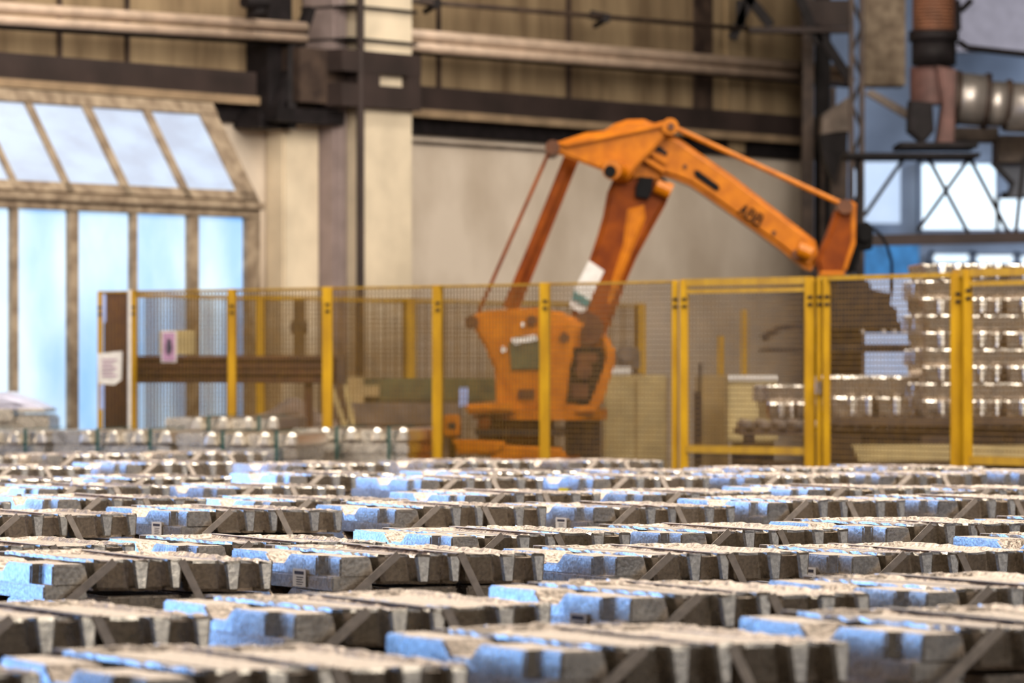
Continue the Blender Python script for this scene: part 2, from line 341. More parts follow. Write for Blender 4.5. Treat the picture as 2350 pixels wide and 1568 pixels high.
for i, y in enumerate(ys): bar(b, P(1955 if i % 2 else 1979, y, 41.05), P(1979 if i % 2 else 1955, y+60, 41.05), .03)
obj('lacing', b, M['dark'], t)
b = NB(); pbox(b, 1985, -60, 2078, 195, 44, .5); tag(obj('steel_hood', b, M['frame']), 'cream vertical duct casing between lattice column and rusty duct', 'duct')
t = thing('hopper', 42, 1915, 'grey sheet-metal hopper above a black funnel beside the lattice column', 'hopper')
b = NB(); pprism(b, [(1888, 262), (1948, 222), (1948, 305), (1886, 308)], 42, .5); obj('casing', b, M['grey'], t)
b = NB(); pprism(b, [(1882, 308), (1946, 300), (1944, 345), (1930, 365), (1915, 420), (1890, 360)], 42, .4); obj('funnel', b, M['dark'], t)
b = NB(); pprism(b, [(1906, 345), (1946, 345), (1938, 700), (1922, 700)], 42.1, .3); obj('spout', b, M['darkbr'], t)
t = thing('roof_truss', 43.6, 1750, 'dark diagonal steel truss in the upper right corner of the wall', 'truss')
b = NB()
for p, q in (((1690, -40), (1770, 60)), ((1820, -40), (1880, 100)), ((1680, 90), (1740, -40)), ((1870, 60), (1955, 190)), ((1700, 60), (1700, 0))): bar(b, P(*p, 42.4), P(*q, 42.4), .09)
obj('brace', b, M['dark'], t)
b = NB(); pbox(b, 1720, 62, 1955, 74, 42.3, .2); pbox(b, 1840, 0, 1955, 60, 42.9, .1); obj('chord', b, M['band'], t)
t = thing('air_duct', 40, 2140, 'rust-orange ribbed vertical duct dropping into a red elbow valve', 'duct')
b = NB()
for i in range(16): y = -60+i*8.2; tube(b, P(2143, y, 40.2), P(2143, y+5, 40.2), 50*40/F, 28); tube(b, P(2143, y+5, 40.2), P(2143, y+8.2, 40.2), 46*40/F, 28)
obj('ribbed_sleeve', b, M['ductorange'], t, True)
b = NB(); tube(b, P(2143, 72, 40.2), P(2143, 95, 40.2), .232, 28); tube(b, P(2143, 95, 40.2), P(2143, 150, 40.2), .205, 28, ); obj('collar', b, M['dark'], t, True)
b = NB(); tube(b, P(2138, 155, 40.3), P(2138, 240, 40.3), .2, 24); pprism(b, [(2150, 150), (2195, 160), (2190, 330), (2150, 335), (2165, 240)], 40, .35, .02); obj('elbow', b, M['ductred'], t)
b = NB(); pprism(b, [(2088, 230), (2140, 235), (2145, 300), (2120, 330), (2085, 300)], 40, .3, .02); obj('damper', b, M['dark'], t)
t = thing('horizontal_duct', 40, 2260, 'fat galvanised horizontal duct with flanged joints at the right edge', 'duct')
b = NB(); tube(b, P(2185, 225, 40.3), P(2262, 232, 40.3), .24, 32); tube(b, P(2262, 238, 40.3), P(2310, 240, 40.3), .21, 32); tube(b, P(2310, 246, 40.3), P(2440, 252, 40.3), .23, 32); obj('pipe_section', b, M['duct'], t, True)
b = NB()
for x, y, r in ((2258, 232, .265), (2306, 241, .24), (2190, 226, .26)): tube(b, P(x, y, 40.3), P(x+10, y+1, 40.3), r, 32)
obj('flange', b, M['darkbr'], t, True)
t = thing('machine_housing', 41, 2320, 'beige box housing under the fat duct at right edge', 'machine')
b = NB(); pbox(b, 2176, 292, 2292, 322, 41.2, .6, .01); pbox(b, 2292, 310, 2440, 372, 41.2, .6, .01); obj('housing', b, M['grey'], t)
b = NB(); pprism(b, [(2285, 372), (2440, 375), (2440, 440), (2318, 452), (2330, 420)], 41.4, .5, .01); obj('chute', b, M['farwall'], t)
b = NB(); pbox(b, 2300, 440, 2312, 455, 41.5, .1); obj('foot', b, M['dark'], t)
t = thing('lattice_gantry', 40, 2150, 'dark steel gantry platform with crossed braces against the bright windows', 'gantry')
b = NB(); pbox(b, 2066, 326, 2245, 338, 39.8, .8); pbox(b, 1944, 350, 2250, 360, 39.8, .8); obj('deck', b, M['dark'], t)
b = NB(); bar(b, P(1950, 553, 40), P(2440, 543, 40), .07, .1); obj('rail', b, M['band'], t)
for p, q in (((1984, 495), (2075, 362)), ((2105, 530), (2225, 362)), ((2130, 362), (2222, 535)), ((2225, 362), (2315, 535)), ((2350, 360), (2330, 545))):
    b = NB(); bar(b, P(*p, 40), P(*q, 40), .035); obj('brace', b, M['dark'], t)
b = NB(); pbox(b, 1966, 360, 1976, 1210, 40, .1); obj('upright', b, M['dark'], t)
b = NB(); path(b, [P(2198, 0, 41), P(2200, 70, 41)], .025); path(b, [P(2230, 0, 41), P(2204, 25, 41)], .03); path(b, [P(2200, 96, 41), P(2220, 110, 41), P(2440, 135, 41)], .03); tag(obj('cable_bundle', b, M['dark']), 'black cables hanging right of the rusty duct', 'cable')
b = NB(); pprism(b, [(1985, 215), (2000, 205), (2080, 250), (2085, 275)], 41, .1); tag(obj('steel_strut', b, M['grey']), 'grey diagonal strut left of the red elbow valve', 'strut')
# ------------------------------------------------------------------ fences
def fD(x):   # front fence distance, interpolated between measured posts
    T = [(200, 34.0), (530, 33.0), (750, 32.2), (1005, 31.5), (1250, 30.6), (1560, 29.7), (1880, 28.7), (2205, 27.5), (2500, 26.5)]
    for (a, da), (c, dc) in zip(T, T[1:]):
        if x <= c: return da+(dc-da)*(x-a)/(c-a)
    return T[-1][1]
FT = CH+.6
def fpt(x, z, dD=0): D = fD(x)+dD; return Vector(((x-1175)*D/F, D, z))
def fbox(bm, a, c, wd, th, bev=0):
    d = (c-a); L = d.length; x = d.normalized()
    R = x.to_track_quat('X', 'Z').to_matrix(); box(bm, (a+c)/2, (L, th, wd), R, bev)
def post(bm, x, wpx, z1=FT, D=None, z0=0):
    D = D or fD(x); wv = wpx*D/F; box(bm, ((x-1175)*D/F, D, (z0+z1)/2), (wv, .06, z1-z0), Matrix.Rotation(-.7, 3, 'Z') if False else None, .004)
def meshpanel(bm, a, c, z0, z1, cell=.036, r=.0029):
    """welded wire mesh between ground points a and c"""
    d = c-a; L = math.hypot(d.x, d.y); n = int(L/cell)
    R = Matrix.Rotation(math.atan2(d.y, d.x), 3, 'Z')
    for i in range(1, n):
        p = a.lerp(c, i/n); box(bm, (p.x, p.y, (z0+z1)/2), (2*r, 2*r, z1-z0), R)
    m = int((z1-z0)/cell)
    for k in range(m+1):
        z = z0+(z1-z0)*k/m; q = a.lerp(c, .5); box(bm, (q.x, q.y, z), (L, 2*r, 2*r), R)
def fence(name, posts, label, mesh_spans, rails, D=None, ztop=FT):
    p = fpt(posts[0][0], 0) if D is None else Vector(((posts[0][0]-1175)*D(posts[0][0])/F, D(posts[0][0]), 0))
    t = empty(name, p, label=label, cat='fence')
    dd = D or fD
    gp = lambda x, z: Vector(((x-1175)*dd(x)/F, dd(x), z))
    for x, wpx in posts:
        b = NB(); post(b, x, wpx, ztop, dd(x)); o = obj('post', b, M['yellow'], t)
        for yy in ((ztop-.13, ztop-.18, .35) if D is None else ()):
            c = NB(); q = gp(x, yy); box(c, (q.x, q.y-.034, yy), (.03, .02, .018)); obj('clamp', c, M['dark'], o)
    for x0, x1 in mesh_spans:
        b = NB(); meshpanel(b, gp(x0, 0), gp(x1, 0), .15, ztop-.02); obj('mesh_panel', b, M['wire'], t)
    for x0, x1, z, wd in rails:
        b = NB(); fbox(b, gp(x0, z), gp(x1, z), wd, .03); obj('rail', b, M['yellow'], t)
    return t
fence('safety_fence', [(230, 11), (306, 15), (533, 20), (752, 25), (1005, 27), (1251, 27), (1549, 15)], 'long yellow wire-mesh safety fence in front of the orange robot',
      [(232, 304), (310, 530), (536, 750), (756, 1003), (1009, 1249), (1255, 1546)],
      [(232, 530, FT-.01, .015), (530, 1005, FT-.01, .015), (1005, 1549, FT-.01, .015), (232, 530, .3, .022), (530, 1005, .3, .022), (1005, 1549, .3, .022)])
g = fence('fence_gate', [(1570, 20), (1858, 24)], 'yellow framed mesh gate between two posts right of the robot', [(1576, 1848)],
          [(1566, 1862, FT-.02, .05), (1566, 1862, FT-.08, .03), (1566, 1862, CH-.55, .05)])
fence('safety_fence', [(1880, 12), (1897, 17), (2197, 32)], 'yellow mesh fence bay in front of the dark gripper and ingots', [(1904, 2185)], [(1880, 2200, FT-.01, .03)])
b = NB(); pbox(b, 1877, 875, 1884, 905, fD(1880)-.08, .04); tag(obj('gate_latch', b, M['grey'], None), 'small grey latch plate on the gate post', 'latch')
fence('safety_fence', [(2221, 22)], 'yellow mesh fence bay with thick top rail at the right edge', [(2232, 2500)], [(2190, 2500, FT-.0, .05), (2215, 2500, FT-.07, .03), (2215, 2500, CH-.58, .05)], ztop=FT+.02)
bD = lambda x: WD(x, 1.0) if x < 1300 else WD(x, .9)
def back(name, posts, label, spans, rails, zt):
    return fence(name, posts, label, spans, rails, bD, zt)
back('safety_fence', [(596, 20), (938, 32), (1470, 22)], 'yellow mesh fence running along the wall behind the robot', [(330, 594), (600, 936), (944, 1468)],
     [(310, 596, FT-.02, .03), (596, 938, FT-.02, .03), (938, 1470, FT-.02, .025)], FT)
b = NB(); tube(b, P(297, 665, 33.2)+Vector((0, 0, 0)), Vector((P(297, 665, 33.2).x, 33.2, 0)), .014, 10); tag(obj('white_pole', b, M['white']), 'thin white pole beside the left end of the mesh fence', 'pole')
for x, y0, y1, w_, lb in ((1709, 712, 858, 15, 'tall'), (1655, 770, 850, 14, 'short')):
    b = NB(); pbox(b, x-w_/2, y0, x+w_/2, 1220, 40.2, .08, .004); tag(obj('bollard_post', b, M['yellow']), '%s yellow post standing behind the gate' % lb, 'post')
# ------------------------------------------------------------------ rust frame, signs
t = thing('steel_portal', 34.8, 260, 'rust-brown ribbed steel upright and beam inside the left end of the fence', 'steel frame')
b = NB(); D = 34.3; pbox(b, 238, 672, 291, 1280, D, .12, .005)
obj('upright', b, M['rust'], t)
b = NB()
for k in range(4): pbox(b, 305, 817+k*16.5, 790, 817+k*16.5+11, 33.9, .14, .008)
pbox(b, 305, 819, 788, 880, 33.97, .1); obj('beam', b, M['rust'], t)
b = NB(); pbox(b, 772, 816, 792, 884, 33.8, .3); obj('end_plate', b, M['darkbr'], t)
b = NB(); pbox(b, 700, 880, 716, 1250, 34.0, .12); obj('leg', b, M['rust'], t)
t = thing('notice_board', 33.4, 250, 'white paper notice hanging on the fence end post', 'sign')
b = NB(); pprism(b, [(224, 812), (281, 806), (279, 872), (262, 884), (226, 880)], 33.3, .01); obj('sheet', b, M['white'], t)
b = NB()
for k in range(5): pbox(b, 234, 825+k*9, 268-(k % 2)*8, 828+k*9, 33.29, .004)
obj('printed_lines', b, M['poster'], t)
b = NB(); pbox(b, 229, 884, 239, 940, 33.3, .01); tag(obj('paper_strip', b, M['bluew']), 'pale strip of tape below the white notice', 'tape')
b = NB(); pbox(b, 235, 676, 243, 740, 33.3, .01); tag(obj('paper_strip', b, M['bluew']), 'pale strip of tape above the white notice', 'tape')
t = thing('warning_poster', 33.3, 388, 'purple poster with dark figure hanging on the mesh', 'poster')
b = NB(); pbox(b, 370, 760, 405, 832, 33.2, .01); obj('sheet', b, M['white'], t)
b = NB(); pbox(b, 373, 763, 402, 829, 33.19, .008); obj('printed_ground', b, M['poster'], t)
b = NB(); pprism(b, [(384, 778), (392, 778), (395, 800), (390, 815), (384, 812), (382, 795)], 33.18, .006); obj('printed_figure', b, M['ink'], t)
b = NB(); pbox(b, 366, 758, 446, 815, 35.0, .12, .01); tag(obj('control_box', b, M['cream']), 'yellowish control box on the beam behind the purple poster', 'box')
b = NB(); path(b, [WP(688, 690, .6), WP(688, 815, .6)], .05, 12); path(b, [WP(678, 752, .6), WP(694, 752, .6)], .07); tag(obj('pipe_valve', b, M['grey']), 'grey vertical pipe with pale coupling below the tall column', 'pipe')
# heap and machines behind the fence
def heap(name, x0, x1, ytop, ybot, D, depth, m, label, cat, seed):
    r = random.Random(seed); b = NB(); n, k = 22, 9; g = []
    for j in range(k+1):
        row = []
        for i in range(n+1):
            u, v = i/n, j/k; hgt = (math.sin(math.pi*min(1, max(0, u)))**.6)*math.sin(math.pi*v)**.5*(.75+.25*math.sin(u*9+seed)+r.uniform(-.06, .06))
            a = P(x0, ybot, D); c = P(x1, ytop, D)
            row.append(b.verts.new((a.x+(c.x-a.x)*u, D+depth*v, a.z+(c.z-a.z)*max(0, hgt))))
        g.append(row)
    for j in range(k):
        for i in range(n): b.faces.new((g[j][i], g[j][i+1], g[j+1][i+1], g[j+1][i]))
    box(b, ((P(x0, 0, D).x+P(x1, 0, D).x)/2, D+depth/2, P(0, ybot, D).z/2), ((x1-x0)*D/F, depth, P(0, ybot, D).z))
    return tag(obj(name, b, m, None, True), label, cat)
heap('covered_heap', 548, 770, 915, 975, 34.2, 1.0, M['tarp'], 'heap under a crumpled grey tarp behind the fence', 'tarp', 3)
t = thing('wrapped_load', 33.5, 40, 'film-wrapped pale bundle on blocks at the far left behind the stacks', 'bundle')
b = NB(); pprism(b, [(-60, 940), (-50, 905), (10, 900), (60, 918), (100, 938)], 32.5, .8, .04); obj('film_cover', b, M['film'], t)
b = NB(); pbox(b, -60, 938, 30, 966, 32.4, .8, .01); pbox(b, 34, 938, 108, 948, 32.4, .8, .02); pbox(b, 34, 952, 112, 1300, 32.5, .8, .02); pbox(b, -60, 966, 34, 1300, 32.5, .7); obj('ingot_layer', b, M['alu'], t)
t = thing('roller_machine', 36, 900, 'low olive and grey conveyor machine left of the robot', 'machine')
b = NB(); pbox(b, 800, 868, 1140, 925, 36.0, .4, .02); obj('housing', b, M['greenm'], t)
b = NB(); pbox(b, 800, 925, 1060, 1262, 35.4, .6, .02); obj('base', b, M['grey'], t)
b = NB(); pbox(b, 835, 885, 870, 910, 35.9, .1); pbox(b, 800, 865, 835, 960, 35.9, .1); obj('control_panel', b, M['beige'], t)
b = NB(); pbox(b, 800, 975, 1060, 985, 35.3, .1); pbox(b, 806, 1010, 850, 1262, 35.3, .1); obj('skirt', b, M['dark'], t)
b = NB(); bar(b, P(757, 880, 34.5), P(800, 1000, 34.5), .04); bar(b, P(790, 870, 34.6), P(815, 1000, 34.6), .04); obj('stay', b, M['cream'], t)
b = NB(); pprism(b, [(1055, 890), (1075, 890), (1072, 932), (1052, 935)], 32.6, .1, .005); tag(obj('plastic_canister', b, M['bluew']), 'pale blue plastic canister left of the robot turret', 'canister')
b = NB(); pbox(b, 1385, 862, 1533, 1280, 34.6, .5, .01); o = tag(obj('cabinet', b, M['cream']), 'plain cream cabinet to the right of the robot base', 'cabinet')
b = NB()
for x in (1388, 1460, 1532): pbox(b, x-1, 866, x+1, 1270, 34.58, .02)
obj('door_seam', b, M['beige'], o)
b = NB(); pbox(b, 1672, 862, 1784, 1016, 33.2, .45, .015); o = tag(obj('cabinet', b, M['cream']), 'cream control cabinet seen through the gate', 'cabinet')
b = NB(); pbox(b, 1672, 862, 1784, 874, 33.18, .04); obj('lid', b, M['white'], o)
b = NB(); pbox(b, 1684, 1016, 1776, 1290, 33.3, .3); obj('plinth', b, M['dark'], o)
b = NB(); pbox(b, 1600, 862, 1672, 1270, 34.3, .3, .01); tag(obj('cabinet', b, M['beige']), 'brown-beige cabinet left of the cream control cabinet', 'cabinet')
b = NB(); pbox(b, 1592, 900, 1612, 1280, 33.9, .1); pbox(b, 1605, 835, 1612, 900, 33.9, .05); tag(obj('cable_chute', b, M['dark']), 'black cable chute beside the gate hinge post', 'chute')
t = thing('motor_unit', 36.4, 1440, 'grey motor unit standing on the cream cabinet', 'motor')
b = NB(); pbox(b, 1415, 795, 1470, 855, 36.3, .3, .03); disk(b, 1438, 815, 36.2, 16, .2); obj('body', b, M['grey'], t)
b = NB(); pbox(b, 1395, 842, 1450, 862, 36.2, .3, .01); obj('cover', b, M['white'], t)
b = NB(); pbox(b, 1400, 855, 1475, 1270, 36.4, .3); obj('stand', b, M['grey'], t)
# conveyor & dark machinery at right
b = NB(); pbox(b, 1985, 640, 2140, 872, 58, .2); struct('window_30', b, glow('pale_glow_panel', (172, 188, 226), (196, 206, 236), .75), label='added pale glowing panel far behind the dark gripper')  # added glowing panel, brightens the backdrop behind the gripper
b = NB(); pbox(b, 1978, 560, 2110, 636, 60, .2); struct('trim_12', b, mat('blue_panel', (70, 150, 205), .6), label='blue panel above the pale glowing far panel')
t = thing('casting_machine', 33.5, 2000, 'dark grimy machine frame standing behind the conveyor', 'machine')
b = NB(); pbox(b, 1900, 700, 1976, 1295, 34.2, .2, .01); obj('post', b, M['darkbr'], t)
b = NB(); pbox(b, 2106, 760, 2200, 1295, 34.2, .2, .01); obj('post', b, M['darkbr'], t)
b = NB(); pbox(b, 1880, 866, 2500, 1060, 34.5, .3, .01); obj('panel', b, M['dark'], t)
t = thing('roller_conveyor', 30.4, 2150, 'long beige-edged roller conveyor carrying ingot stacks behind the fence', 'conveyor')
b = NB(); D = 30.2; pprism(b, [(1955, 1022), (2520, 1022), (2520, 1060), (1972, 1060)], D, .12, .005); obj('side_rail', b, M['cream'], t)
b = NB(); pbox(b, 1700, 985, 2520, 1000, D+.3, 1.0); pbox(b, 1890, 958, 2520, 975, D+.1, .2); obj('frame', b, M['darkbr'], t)
b = NB()
for x in range(1720, 2520, 38): tube(b, P(x, 978, D+.3), P(x, 978, D+.3)+Vector((0, 1.0, 0)), .04, 12)
obj('rollers', b, M['grey'], t, True)
for x in (1720, 1880, 2100, 2320, 2500):
    b = NB(); pbox(b, x-14, 1000, x+14, 1342, D+.25, .12); obj('leg', b, M['dark'], t)
b = NB(); pbox(b, 1760, 1062, 2520, 1120, D+.4, .7); obj('drive_housing', b, M['darkbr'], t)
# ------------------------------------------------------------------ robot
R0 = 33.6
rb = thing('palletising_robot', R0, 1250, 'orange industrial palletising robot arm bent over behind the yellow fence', 'robot')
def rpart(name, m='orange', parent=rb, smooth=False):
    def deco(fn): b = NB(); fn(b); return obj(name, b, M[m], parent, smooth)
    return deco
turret = rpart('turret')(lambda b: (pprism(b, [(1088, 722), (1115, 713), (1240, 706), (1290, 716), (1330, 735), (1330, 945), (1140, 945), (1136, 850), (1112, 795), (1086, 752)], R0-.42, .18, .02),
                                    pprism(b, [(1140, 745), (1300, 735), (1395, 770), (1412, 812), (1404, 855), (1365, 945), (1140, 945)], R0-.24, .62, .03)))
rpart('turret_cheek')(lambda b: pprism(b, [(1300, 735), (1340, 742), (1320, 790), (1305, 860), (1298, 945), (1240, 945), (1250, 860), (1262, 790)], R0-.5, .1, .02))
rpart('turret_rim')(lambda b: (pprism(b, [(1385, 775), (1412, 800), (1414, 825), (1400, 870), (1385, 920), (1365, 948), (1290, 950), (1290, 938), (1352, 930), (1380, 860), (1392, 820)], R0-.46, .3, .01)))
rpart('motor_recess', 'black')(lambda b: pprism(b, [(1308, 800), (1380, 796), (1388, 830), (1365, 910), (1345, 928), (1298, 926)], R0-.43, .22, .01))
rpart('motor', 'pin')(lambda b: (disk(b, 1340, 850, R0-.5, 20, .2), pbox(b, 1320, 812, 1372, 832, R0-.5, .2, .01), pbox(b, 1310, 880, 1350, 915, R0-.47, .2, .01)))
rpart('service_hatch', 'greenm')(lambda b: (pprism(b, [(1168, 790), (1180, 772), (1232, 768), (1240, 790), (1240, 850), (1172, 850)], R0-.44, .04, .01)))
rpart('maker_plate', 'white')(lambda b: (disk(b, 1155, 802, R0-.45, 7, .03), disk(b, 1200, 745, R0-.45, 5, .03), pprism(b, [(1172, 778), (1228, 768), (1235, 780), (1180, 792)], R0-.45, .02)))
for a_ in ((1220, 735, R0-.45, 12, .04), (1295, 775, R0-.52, 11, .05)): rpart('round_cover', 'pin')(lambda b: disk(b, *a_))
rpart('hatch', 'pin')(lambda b: pbox(b, 1190, 895, 1225, 915, R0-.45, .05))
rpart('slew_ring')(lambda b: (pprism(b, [(1062, 928), (1175, 922), (1180, 945), (1075, 950)], R0-.6, .9, .02), tube(b, P(1240, 962, R0), P(1240, 938, R0), .52, 40)))
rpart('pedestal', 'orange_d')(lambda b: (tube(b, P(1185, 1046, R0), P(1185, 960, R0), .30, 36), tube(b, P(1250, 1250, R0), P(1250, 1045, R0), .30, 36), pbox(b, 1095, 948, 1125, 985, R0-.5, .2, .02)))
rpart('base_foot')(lambda b: (pprism(b, [(1038, 1008), (1160, 1014), (1156, 1042), (1050, 1042)], R0-.6, .5, .015), pprism(b, [(1150, 1020), (1290, 1030), (1310, 1060), (1120, 1060)], R0-.6, 1.1, .015), pbox(b, 1110, 1055, 1300, 1290, R0-.5, .9)))
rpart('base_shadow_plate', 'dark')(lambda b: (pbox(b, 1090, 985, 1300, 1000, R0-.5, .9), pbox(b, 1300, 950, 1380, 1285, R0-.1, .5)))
jb = rpart('junction_box')(lambda b: pbox(b, 1018, 953, 1056, 1002, R0-.55, .15, .01))
rpart('socket', 'dark', jb)(lambda b: pbox(b, 1028, 970, 1046, 985, R0-.56, .05))
rpart('cable_pipe', 'dark')(lambda b: tube(b, P(1037, 1002, R0-.45), P(1037, 1100, R0-.45), .03))
# lower arm
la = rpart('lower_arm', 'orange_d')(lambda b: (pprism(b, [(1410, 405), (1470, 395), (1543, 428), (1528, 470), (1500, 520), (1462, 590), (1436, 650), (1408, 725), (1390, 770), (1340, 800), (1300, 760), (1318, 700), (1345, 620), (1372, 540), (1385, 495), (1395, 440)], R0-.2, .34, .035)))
rpart('arm_rib', 'orange', la)(lambda b: pprism(b, [(1440, 480), (1478, 470), (1482, 500), (1446, 590), (1410, 680), (1395, 700), (1405, 640), (1430, 560)], R0-.225, .06, .02))
rpart('arm_opening', 'black', la)(lambda b: pprism(b, [(1470, 405), (1500, 408), (1496, 440), (1488, 457), (1458, 452), (1460, 425)], R0-.26, .14, .006))
rpart('end_cap', 'orange', la)(lambda b: (tube(b, P(1506, 425, R0-.26), P(1540, 440, R0-.26), .06, 16)))
rpart('elbow_motor', 'black', la)(lambda b: (disk(b, 1520, 420, R0-.3, 11, .3)))
rpart('sticker', 'white', la)(lambda b: (pprism(b, [(1352, 598), (1387, 622), (1362, 672), (1340, 724), (1306, 702), (1320, 660)], R0-.215, .02)))
rpart('sticker_band', 'teal', la)(lambda b: pprism(b, [(1318, 668), (1355, 690), (1350, 706), (1312, 686)], R0-.235, .02))
rpart('shoulder_joint', 'pin')(lambda b: (disk(b, 1345, 755, R0-.3, 40, .4), ))
# rear linkage
rpart('linkage_plate')(lambda b: (pprism(b, [(1268, 326), (1300, 322), (1345, 308), (1400, 302), (1470, 292), (1528, 276), (1552, 284), (1540, 302), (1500, 345), (1462, 382), (1440, 412), (1405, 412), (1385, 392), (1340, 375), (1290, 356), (1268, 350)], R0-.34, .07, .018),
                                  pprism(b, [(1285, 330), (1345, 316), (1400, 308), (1528, 281), (1524, 292), (1400, 318), (1300, 338)], R0-.38, .06, .01)))
rpart('linkage_plate')(lambda b: pprism(b, [(1290, 322), (1345, 304), (1475, 290), (1545, 284), (1500, 345), (1440, 405), (1385, 392), (1290, 352)], R0+.22, .06, .015))
rpart('elbow_housing')(lambda b: (disk(b, 1455, 335, R0-.15, 58, .26, 32), pprism(b, [(1385, 300), (1412, 283), (1440, 274), (1478, 273), (1505, 284), (1530, 300), (1520, 420), (1430, 420)], R0-.2, .36, .03)))
for a_ in ((1268, 338, R0-.42, 17, .7), (1540, 290, R0-.44, 8, .1), (1081, 740, R0-.44, 16, .16)): rpart('link_pin', 'pin')(lambda b: disk(b, *a_))
for a_ in ((1538, 290, R0-.4, 19, .5), (1093, 735, R0-.36, 14, .12)): rpart('link_eye')(lambda b: disk(b, *a_))
rpart('pivot_boss')(lambda b: (tube(b, P(1404, 390, R0-.52), P(1440, 402, R0-.1), .075, 24), disk(b, 1408, 385, R0-.42, 25, .1)))
rpart('pivot_cap', 'black')(lambda b: disk(b, 1400, 393, R0-.56, 14, .05))
rpart('tie_rod', 'orange_d')(lambda b: (tube(b, P(1262, 345, R0-.36), P(1096, 722, R0-.36), .014, 12)))
rpart('balance_arm', 'orange_d')(lambda b: (bar(b, P(1312, 362, R0), P(1172, 712, R0), .055, .12), bar(b, P(1303, 366, R0-.1), P(1160, 706, R0-.1), .022, .05)))
rpart('balance_arm', 'dark')(lambda b: (bar(b, P(1320, 366, R0+.12), P(1180, 712, R0+.12), .03, .05)))
rpart('upper_tie_rod')(lambda b: tube(b, P(1545, 292, R0-.3), P(1936, 470, R0-.3), .021, 14))
# upper arm
ua = rpart('upper_arm')(lambda b: (pprism(b, [(1495, 318), (1528, 306), (1560, 318), (1605, 350), (1680, 402), (1780, 480), (1872, 552), (1880, 592), (1862, 622), (1846, 616), (1790, 570), (1700, 505), (1625, 452), (1585, 425), (1548, 410), (1510, 400), (1480, 380)], R0-.24, .34, .035)))
rpart('arm_slot', 'black', ua)(lambda b: pprism(b, [(1592, 392), (1602, 391), (1648, 424), (1652, 434), (1642, 438), (1596, 406)], R0-.255, .03, .004))
rpart('arm_window', 'dark', ua)(lambda b: pprism(b, [(1500, 336), (1512, 334), (1532, 350), (1530, 358), (1505, 346)], R0-.255, .03, .004))
rpart('arm_ridge', 'orange', ua)(lambda b: (bar(b, P(1476, 362, R0-.27), P(1525, 392, R0-.27), .03), bar(b, P(1490, 348, R0-.27), P(1530, 374, R0-.27), .03)))
# maker's letters on the upper arm
ang = math.radians(-33)
def stroke(b, p, q): bar(b, p, q, .013, .012)
def letter(b, ch, ox, oy, h, wd):
    def T(u, v):
        dx = ox+u*wd; dy = v*h; X = dx*math.cos(ang)-dy*math.sin(ang); Z = dx*math.sin(ang)+dy*math.cos(ang)
        base = P(1693, 489, R0-.25); return base+Vector((X, 0, Z))
    segs = {'A': [((0, 0), (.5, 1)), ((.5, 1), (1, 0)), ((.2, .38), (.8, .38))],
            'B': [((0, 0), (0, 1)), ((0, 1), (.8, .95)), ((.8, .95), (.85, .6)), ((.85, .6), (0, .52)), ((.85, .6), (1, .3)), ((1, .3), (.85, .03)), ((.85, .03), (0, 0))]}[ch]
    for p, q in segs: stroke(b, T(*p), T(*q))
b = NB()
for i, ch in enumerate('ABB'): letter(b, ch, i*.068, 0, .088, .05)
obj('lettering', b, M['black'], ua)
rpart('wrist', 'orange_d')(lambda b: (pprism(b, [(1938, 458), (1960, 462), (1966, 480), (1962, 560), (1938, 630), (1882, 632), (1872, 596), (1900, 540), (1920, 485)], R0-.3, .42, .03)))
rpart('wrist_rib')(lambda b: (pprism(b, [(1952, 460), (1966, 468), (1964, 560), (1944, 620), (1934, 620), (1954, 555)], R0-.33, .08, .01), pprism(b, [(1885, 622), (1940, 622), (1938, 634), (1880, 634)], R0-.33, .3, .01)))
for a_ in ((1940, 474, R0-.38, 17, .3), (1828, 584, R0-.3, 11, .1)): rpart('wrist_joint', 'pin')(lambda b: disk(b, *a_))
for a_ in ((1776, 534, R0-.26, 5, .03), (1572, 382, R0-.26, 5, .03)): rpart('bolt', 'pin')(lambda b: disk(b, *a_))
rpart('wrist_motor')(lambda b: (tube(b, P(1832, 570, R0-.3), P(1862, 582, R0-.3), .06, 16)))
rpart('tool_flange', 'black')(lambda b: (pprism(b, [(1966, 515), (1990, 508), (2004, 520), (2002, 572), (1975, 575), (1962, 622), (1946, 628), (1962, 570)], R0-.2, .3, .01), disk(b, 1985, 540, R0-.24, 14, .2)))
rpart('hose', 'black')(lambda b: path(b, [P(*p, R0-.1) for p in ((2004, 525), (2022, 540), (2036, 565), (2046, 600), (2047, 650), (2040, 700), (2050, 760))], .012))
gr = rpart('gripper', 'dark')(lambda b: (pprism(b, [(1922, 640), (1995, 645), (2000, 665), (2040, 672), (2045, 700), (2060, 712), (2062, 738), (2100, 748), (2100, 762), (1880, 762), (1885, 700), (1915, 690)], R0-.4, .8, .01),
                                                pbox(b, 1885, 790, 2150, 808, R0-.5, 1.0, .01)))
rpart('gripper_plate', 'dark', gr)(lambda b: (pbox(b, 1870, 745, 2110, 752, R0-.5, 1.0), pbox(b, 1760, 800, 1890, 806, R0-.5, 1.0), pprism(b, [(1750, 770), (1790, 748), (1850, 742), (1850, 752), (1795, 758), (1760, 782)], R0-.5, .4)))
for x_ in (1980, 2028, 2052, 2078): rpart('gripper_bolt', 'duct', gr)(lambda b: disk(b, x_, 760, R0-.53, 5, .05))
